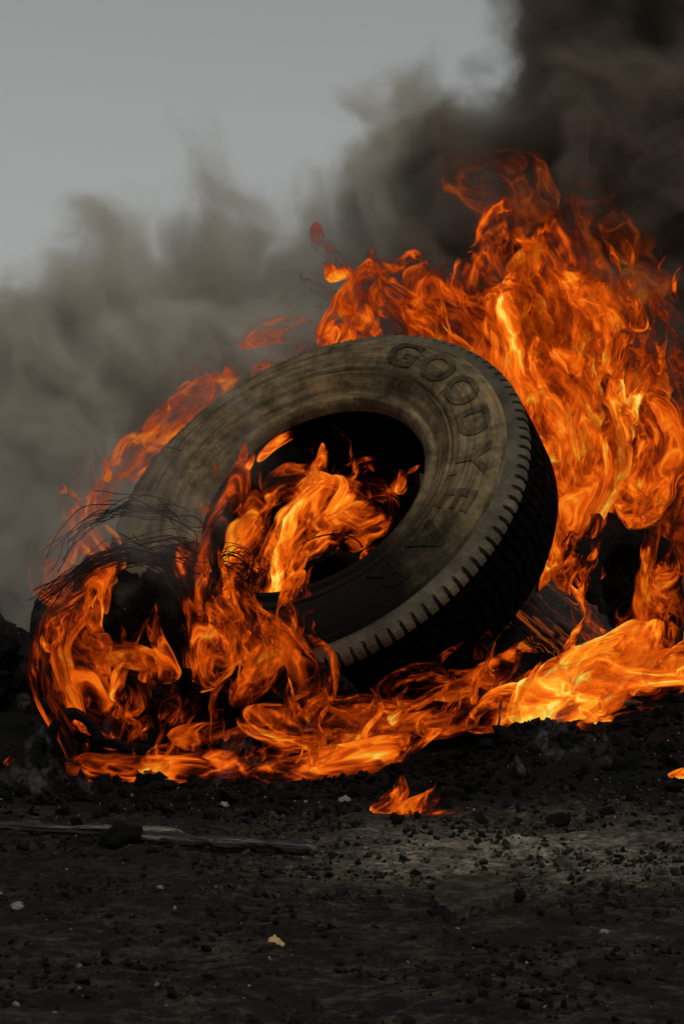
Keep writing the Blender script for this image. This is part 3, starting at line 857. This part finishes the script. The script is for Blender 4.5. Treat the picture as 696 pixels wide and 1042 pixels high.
f = Flame()
f.px([(590, 480, 34), (565, 420, 50), (545, 375, 52), (535, 330, 42), (530, 290, 28), (522, 262, 10)], 0.40, (1.02, 0.82), 8, 0)
f.px([(600, 500, 24), (610, 450, 34), (600, 400, 34), (575, 350, 24), (570, 310, 10)], 0.34, (0.80, 0.62), 18, 3)
f.build("flame", F_hot, "yellow glowing core of the blaze above the big tyre's right shoulder")

# bright low fire at the right
f = Flame()
f.px([(515, 730, 18), (560, 712, 30), (610, 696, 40), (660, 684, 38), (720, 676, 30)], -0.50, (0.98, 0.72), 31, 4)
f.px([(530, 726, 14), (575, 702, 28), (600, 680, 32), (640, 660, 32), (675, 632, 18)], -0.48, (1.10, 0.72), 32, 2)
f.px([(470, 742, 12), (510, 724, 20), (560, 716, 22), (600, 712, 18), (640, 704, 18), (690, 692, 20)], -0.50, (0.74, 0.6), 33, 3)
f.px([(640, 700, 24), (655, 665, 32), (670, 635, 34), (690, 600, 28), (700, 560, 14)], -0.36, (0.62, 0.5), 34, 3)
f.px([(585, 690, 20), (600, 655, 22), (590, 625, 16), (575, 600, 6)], -0.30, (0.50, 0.42), 35, 2)
f.build("flame", F_hot, "brightest yellow flame on top of the debris mound")

# front flames along the base
f = Flame()
f.px([(290, 708, 12), (350, 724, 18), (410, 728, 24), (460, 714, 24), (500, 688, 20), (545, 650, 12)], -0.42, (0.62, 0.52), 41, 4)
f.px([(395, 722, 12), (405, 698, 22), (440, 686, 26), (480, 680, 20), (515, 668, 10)], -0.38, (0.46, 0.40), 42, 3)
f.px([(300, 778, 12), (350, 765, 22), (400, 748, 24), (450, 735, 20), (500, 716, 12)], -0.48, (0.62, 0.52), 43, 5)
f.px([(240, 730, 14), (300, 742, 26), (360, 748, 26), (410, 738, 14)], -0.46, (0.7, 0.6), 44, 5)
f.px([(420, 742, 10), (460, 735, 16), (500, 722, 18), (530, 700, 14), (550, 680, 8)], -0.45, (0.66, 0.56), 45, 2)
f.px([(170, 748, 12), (230, 752, 24), (290, 740, 28), (350, 736, 26), (410, 744, 14)], -0.54, (0.74, 0.64), 46, 5)
f.px([(250, 788, 10), (310, 782, 18), (360, 772, 20), (410, 756, 14), (450, 742, 8)], -0.56, (0.76, 0.66), 47, 4)
f.build("flame", F_main, "wide low flame curling along the ground under the big tyre")

f = Flame()
f.px([(140, 782, 12), (190, 775, 28), (250, 770, 32), (310, 772, 28), (360, 760, 14)], -0.52, (0.74, 0.64), 51, 7)
f.px([(165, 778, 16), (180, 740, 28), (200, 700, 28), (205, 655, 20), (192, 615, 8)], -0.50, (0.52, 0.38), 52, 4)
f.px([(225, 778, 16), (235, 735, 28), (245, 700, 26), (265, 668, 20), (272, 625, 8)], -0.50, (0.68, 0.5), 53, 4)
f.px([(280, 778, 16), (292, 745, 26), (278, 715, 20), (262, 685, 12)], -0.50, (0.68, 0.52), 54, 3)
f.px([(130, 770, 14), (150, 745, 24), (165, 715, 22), (150, 690, 14), (160, 665, 6)], -0.48, (0.5, 0.36), 55, 3)
f.build("flame", F_main, "broad translucent flame on the ground left of centre")

# left end
f = Flame()
f.px([(82, 784, 10), (72, 745, 18), (62, 700, 24), (58, 660, 24), (72, 622, 22), (96, 594, 12)], -0.50, (0.70, 0.56), 61, 0)
f.px([(120, 765, 16), (100, 715, 32), (82, 675, 38), (74, 640, 34), (92, 602, 24), (118, 578, 10)], -0.46, (0.70, 0.54), 62, 4)
f.px([(150, 765, 14), (122, 740, 24), (132, 700, 24), (112, 670, 22), (128, 645, 10)], -0.50, (0.56, 0.42), 63, 3)
f.px([(58, 790, 8), (90, 784, 16), (130, 782, 18), (175, 778, 14)], -0.56, (0.72, 0.62), 66, 0)
f.px([(90, 660, 14), (130, 668, 16), (165, 682, 14), (190, 690, 8)], -0.46, (0.52, 0.42), 65, 2)
f.build("flame", F_main, "tall orange flame at the fire's left end above the tyre scrap")

f = Flame()
f.px([(60, 620, 16), (55, 580, 22), (75, 540, 20), (72, 510, 12), (66, 492, 5)], -0.3, (0.86, 0.68), 71, 4)
f.px([(100, 600, 14), (110, 570, 20), (90, 535, 20), (108, 500, 14), (140, 470, 6)], -0.28, (0.86, 0.68), 72, 4)
f.px([(80, 605, 12), (110, 582, 18), (145, 572, 12)], -0.36, (0.64, 0.5), 73, 3)
f.build("flame", F_smoke, "faint orange flame in the smoke behind the wire loops")

# inside the opening
f = Flame()
f.px([(262, 660, 12), (272, 610, 20), (288, 570, 24), (300, 535, 26), (330, 512, 26), (365, 505, 24), (398, 500, 10)], -0.10, (0.78, 0.62), 81, 4)
f.px([(290, 570, 14), (330, 540, 24), (370, 530, 28), (392, 515, 20), (400, 490, 6)], -0.07, (0.70, 0.55), 82, 4)
f.px([(335, 560, 14), (372, 540, 22), (385, 505, 20), (372, 480, 15), (390, 460, 5)], -0.03, (0.55, 0.40), 83, 3)
f.px([(285, 648, 6), (310, 628, 8), (340, 606, 8), (366, 584, 9), (374, 558, 6)], -0.12, (0.74, 0.66), 84)
f.px([(270, 512, 10), (290, 498, 15), (315, 492, 15), (340, 488, 10)], -0.08, (0.90, 0.85), 85, 1)
f.px([(230, 600, 14), (245, 560, 22), (262, 525, 24), (285, 500, 22), (310, 486, 16), (335, 478, 6)], -0.12, (0.66, 0.50), 88, 4)
f.px([(280, 625, 10), (292, 590, 18), (300, 550, 22), (318, 520, 24), (345, 500, 20), (365, 488, 8)], -0.16, (0.94, 0.80), 89, 3)
f.px([(300, 520, 14), (320, 490, 20), (345, 470, 18), (350, 445, 8)], 0.0, (0.40, 0.24), 86, 2)
f.px([(262, 470, 4), (280, 452, 6), (300, 440, 5), (330, 432, 3)], 0.0, (0.62, 0.5), 87)
f.build("flame", F_hot, "bright yellow flame filling the big tyre's opening")

f = Flame()
f.px([(205, 705, 18), (215, 650, 28), (207, 600, 28), (215, 560, 24), (230, 520, 18), (242, 480, 12), (250, 450, 5)], -0.42, (0.70, 0.50), 91, 4)
f.px([(240, 695, 18), (245, 640, 28), (240, 600, 26), (238, 555, 22), (256, 515, 18), (266, 476, 9)], -0.38, (0.72, 0.52), 92, 4)
f.px([(225, 645, 12), (205, 590, 18), (198, 558, 16), (206, 528, 6)], -0.44, (0.68, 0.55), 93, 1)
f.px([(250, 695, 14), (275, 662, 18), (292, 640, 18), (308, 655, 13), (302, 682, 9), (280, 702, 6)], -0.42, (0.80, 0.66), 94, 1)
f.px([(280, 648, 10), (302, 632, 10), (308, 610, 7), (300, 588, 4)], -0.40, (0.80, 0.6), 95)
f.px([(300, 735, 14), (312, 700, 20), (300, 668, 20), (280, 640, 14), (272, 615, 5)], -0.50, (0.84, 0.60), 96, 3)
f.px([(235, 720, 14), (258, 690, 22), (262, 650, 24), (250, 610, 20), (262, 575, 10)], -0.48, (0.80, 0.60), 97, 3)
f.px([(262, 700, 14), (282, 668, 20), (300, 638, 20), (296, 605, 14), (310, 580, 6)], -0.46, (0.84, 0.64), 99, 2)
f.px([(318, 740, 12), (334, 705, 16), (330, 672, 14), (312, 645, 8)], -0.48, (0.80, 0.56), 98, 2)
f.build("flame", F_main, "vertical flame climbing over the left rim of the opening")

# licks on the upper left of the tyre and small detached flames
f = Flame()
f.px([(95, 520, 12), (120, 480, 18), (150, 450, 20), (185, 420, 20), (220, 395, 16), (250, 375, 6)], 0.42, (0.90, 0.76), 105, 3)
f.px([(150, 460, 12), (180, 420, 20), (205, 392, 16), (198, 366, 6)], 0.44, (0.90, 0.72), 101, 3)
f.build("flame", F_smoke, "faint red flame licks along the tyre's left shoulder")
f = Flame()
f.px([(255, 385, 10), (285, 372, 14), (310, 355, 14), (340, 345, 8)], 0.6, (0.84, 0.7), 103, 2)
f.px([(240, 352, 8), (262, 340, 14), (300, 335, 16), (330, 330, 6)], 0.62, (0.84, 0.7), 104)
f.build("flame", F_smoke, "reddish flame in the smoke above the tyre's upper left edge")

f = Flame()
Ys = gpt(430, 822).y - 0.07
f.px([(376, 824, 6), (392, 820, 12), (406, 808, 11), (410, 788, 4)], Ys, (0.84, 0.7), 111)
f.px([(394, 825, 7), (420, 820, 12), (442, 810, 11), (448, 792, 4)], Ys, (0.84, 0.68), 112)
f.px([(425, 824, 7), (452, 822, 10), (475, 819, 9), (492, 826, 5)], Ys, (0.72, 0.6), 113)
f.build("flame", F_main, "small low flame burning alone in front of the mound")
f = Flame()
f.px([(676, 798, 6), (688, 794, 10), (702, 790, 11), (714, 778, 5)], gpt(690, 800).y - 0.21, (0.95, 0.8), 121)
f.build("flame", F_hot, "tiny bright flame at the right edge of the ash")
f = Flame()
f.px([(4, 778, 2), (14, 772, 3), (20, 772, 2)], -0.5, (0.6, 0.4), 131)
f.build("flame", F_main, "tiny flame fleck on the black ground at the far left")
f = Flame()
f.px([(0, 735, 4), (4, 724, 5), (6, 712, 2)], -0.4, (0.6, 0.4), 132)
f.build("flame", F_main, "little upright flame touching the left border above the fleck")
f = Flame()
f.px([(585, 742, 5), (600, 736, 8), (612, 728, 6), (620, 722, 3)], -0.6, (0.85, 0.6), 141, 1)
f.build("flame", F_hot, "small yellow flame in the crack of the mound beneath the bark")
f = Flame()
f.px([(628, 748, 4), (636, 742, 5), (646, 744, 3)], -0.62, (0.5, 0.3), 142)
f.build("flame", F_red, "dull red ember glow right of the small yellow flame")

# ------------------------------------------------------------------ smoke
def smoke(name, box, res, blobs, mat, label, nscale=1.6, amp=1.3, dens=1.0, edge=0.35, seed=0.0):
    """a density grid made by nodes: soft ellipsoid billows, eroded by curled noise"""
    ng = bpy.data.node_groups.new(name, 'GeometryNodeTree')
    ng.interface.new_socket("Geometry", in_out='INPUT', socket_type='NodeSocketGeometry')
    ng.interface.new_socket("Geometry", in_out='OUTPUT', socket_type='NodeSocketGeometry')
    N, Lk = ng.nodes, ng.links
    gout = N.new("NodeGroupOutput")
    def m(op, a, b=0.0, clamp=False):
        nd = N.new("ShaderNodeMath"); nd.operation = op; nd.use_clamp = clamp
        for i, v in enumerate((a, b)):
            if isinstance(v, bpy.types.NodeSocket): Lk.new(v, nd.inputs[i])
            else: nd.inputs[i].default_value = v
        return nd.outputs[0]
    def v(op, a, b=(0, 0, 0), sc=1.0):
        nd = N.new("ShaderNodeVectorMath"); nd.operation = op
        for i, w in enumerate((a, b)):
            if isinstance(w, bpy.types.NodeSocket): Lk.new(w, nd.inputs[i])
            else: nd.inputs[i].default_value = w
        if op == 'SCALE': nd.inputs[3].default_value = sc
        return nd.outputs["Value" if op == 'LENGTH' else 0]
    def noise(vec, scale, det, colr=False, ro=0.55):
        nd = N.new("ShaderNodeTexNoise"); Lk.new(vec, nd.inputs["Vector"])
        nd.inputs["Scale"].default_value = scale; nd.inputs["Detail"].default_value = det; nd.inputs["Roughness"].default_value = ro
        return nd.outputs["Color" if colr else "Fac"]
    P = N.new("GeometryNodeInputPosition").outputs[0]
    Q = v('ADD', P, (seed, seed * 2, -seed))
    w1 = v('SCALE', v('SUBTRACT', noise(Q, nscale, 2, True), (.5, .5, .5)), sc=0.75)
    w2 = v('SCALE', v('SUBTRACT', noise(v('ADD', Q, w1), nscale * 3.5, 3, True), (.5, .5, .5)), sc=0.22)
    PW = v('ADD', v('ADD', P, w1), w2)
    QW = v('ADD', PW, (seed, seed * 2, -seed))
    best = None
    for c, r, k in blobs:
        d = v('LENGTH', v('DIVIDE', v('SUBTRACT', PW, tuple(c)), tuple(r)))
        e = m('MULTIPLY', m('SUBTRACT', 1.0, d), k)
        best = e if best is None else m('MAXIMUM', best, e)
    nz = noise(QW, nscale * 2.2, 7, ro=0.62)
    val = m('ADD', best, m('MULTIPLY', m('SUBTRACT', nz, 0.5), amp))
    val = m('DIVIDE', val, edge, clamp=True)
    fine = noise(v('ADD', QW, w2), nscale * 6.0, 6, ro=0.6)
    val = m('MULTIPLY', m('MULTIPLY', val, val), m('ADD', 0.25, m('MULTIPLY', m('MAXIMUM', m('SUBTRACT', fine, 0.36), 0.0), 5.0)))
    vc = N.new("GeometryNodeVolumeCube")
    Lk.new(val, vc.inputs["Density"])
    vc.inputs["Min"].default_value = box[0]; vc.inputs["Max"].default_value = box[1]
    for i, ax in enumerate("XYZ"): vc.inputs["Resolution " + ax].default_value = res[i]
    sm = N.new("GeometryNodeSetMaterial"); sm.inputs["Material"].default_value = mat
    Lk.new(vc.outputs[0], sm.inputs["Geometry"]); Lk.new(sm.outputs[0], gout.inputs[0])
    bm = bmesh.new(); bmesh.ops.create_cube(bm, size=1)
    for vv in bm.verts:
        vv.co = Vector([box[0][i] + (box[1][i] - box[0][i]) * (vv.co[i] + 0.5) for i in range(3)])
    me = bpy.data.meshes.new(name); bm.to_mesh(me); bm.free(); me.materials.append(mat)
    o = bpy.data.objects.new(name, me); col.objects.link(o)
    md = o.modifiers.new("billows", 'NODES'); md.node_group = ng
    return tag(o, label, "smoke", kind='stuff')

def smoke_mat(name, color, density, absorb=(0, 0, 0), step=1.0):
    m = new_mat(name); nt = m.node_tree
    for n in list(nt.nodes):
        if n.type == 'BSDF_PRINCIPLED': nt.nodes.remove(n)
    pv = nt.nodes.new("ShaderNodeVolumePrincipled")
    pv.inputs["Color"].default_value = (*color, 1)
    pv.inputs["Density"].default_value = density
    pv.inputs["Anisotropy"].default_value = 0.2
    out = [n for n in nt.nodes if n.type == 'OUTPUT_MATERIAL'][0]
    nt.links.new(pv.outputs[0], out.inputs["Volume"])
    return m
M_sm_l = smoke_mat("pale_brown_smoke", (0.86, 0.82, 0.73), 18.0)
M_wisp = smoke_mat("thin_grey_smoke", (0.80, 0.77, 0.70), 6.0)
M_white = smoke_mat("white_steam", (0.85, 0.85, 0.87), 11.0)
M_sm_d = smoke_mat("dense_black_smoke", (0.40, 0.34, 0.28), 28.0)

def B(px, py, Y, rx, rz, ry, k=1.0):
    s = (Y - CAMY) / FPX
    return (at(px, py, Y), (rx * s, ry, rz * s), k)
Ls = [B(40, 470, 1.6, 230, 190, .5), B(160, 400, 1.7, 190, 190, .5), B(260, 360, 1.7, 170, 150, .5), B(330, 330, 1.7, 150, 160, .5), B(400, 260, 1.7, 95, 130, .4),
      B(450, 150, 1.7, 80, 110, .4, .8), B(-80, 560, 1.6, 220, 160, .5), B(230, 260, 1.7, 90, 110, .35, .6), B(100, 560, 1.5, 250, 120, .5)]
smoke("smoke", ((-1.6, 0.95, -0.1), (1.1, 2.5, 2.0)), (200, 80, 160), Ls, M_sm_l, "pale grey brown smoke drifting left behind the tyre", seed=3.3, edge=0.42, amp=1.6)
Ds = [B(700, 100, 1.5, 200, 180, .6), B(620, 30, 1.6, 130, 150, .6), B(600, 180, 1.5, 130, 110, .5), B(720, 330, 1.4, 130, 170, .5), B(660, -80, 1.6, 190, 190, .6), B(520, 230, 1.45, 90, 90, .4, .8),
      B(470, 170, 1.5, 55, 70, .3, .8), B(760, 520, 1.4, 130, 200, .5), B(560, 330, 1.4, 150, 130, .45), B(600, 470, 1.4, 170, 150, .45), B(560, 620, 1.4, 200, 110, .45), B(400, 480, 1.45, 130, 90, .4, .9), B(430, 290, 1.42, 90, 80, .4, .9), B(640, 240, 1.45, 110, 90, .45)]
smoke("black_smoke", ((-0.35, 1.02, -0.1), (2.2, 2.5, 2.6)), (180, 80, 190), Ds, M_sm_d, "dense black smoke plume rising from the blaze on the right", seed=8.1, nscale=2.2, edge=0.5)

smoke("smoke_veil", ((-0.95, -0.62, 0.25), (0.15, -0.30, 1.0)), (110, 30, 75), [B(150, 520, -0.46, 110, 60, .14), B(240, 440, -0.46, 80, 60, .12, .8), B(90, 580, -0.46, 70, 60, .12, .8)], M_wisp,
      "thin veil of grey smoke over the tyre's left shoulder", seed=5.5, nscale=3.0, edge=0.8)
smoke("steam_wisp", ((-0.75, -0.75, 0.0), (-0.45, -0.55, 0.2)), (60, 30, 40), [B(42, 775, -0.65, 26, 26, .06)], M_white, "faint pale wisp rising from the ground at the fire's left end", seed=1.5, nscale=7.0, edge=0.9)
smoke("steam_wisp", ((-0.35, -0.8, 0.0), (0.02, -0.55, 0.2)), (70, 30, 40), [B(268, 798, -0.68, 44, 16, .06)], M_white, "low pale wisp under the front flames left of centre", seed=2.5, nscale=7.0, edge=0.9)
smoke("steam_wisp", ((0.32, -0.8, 0.02), (0.66, -0.58, 0.25)), (70, 30, 50), [B(592, 748, -0.68, 34, 22, .06)], M_white, "whitish wisp over the crack of the mound at right", seed=7.5, nscale=7.0, edge=0.8)
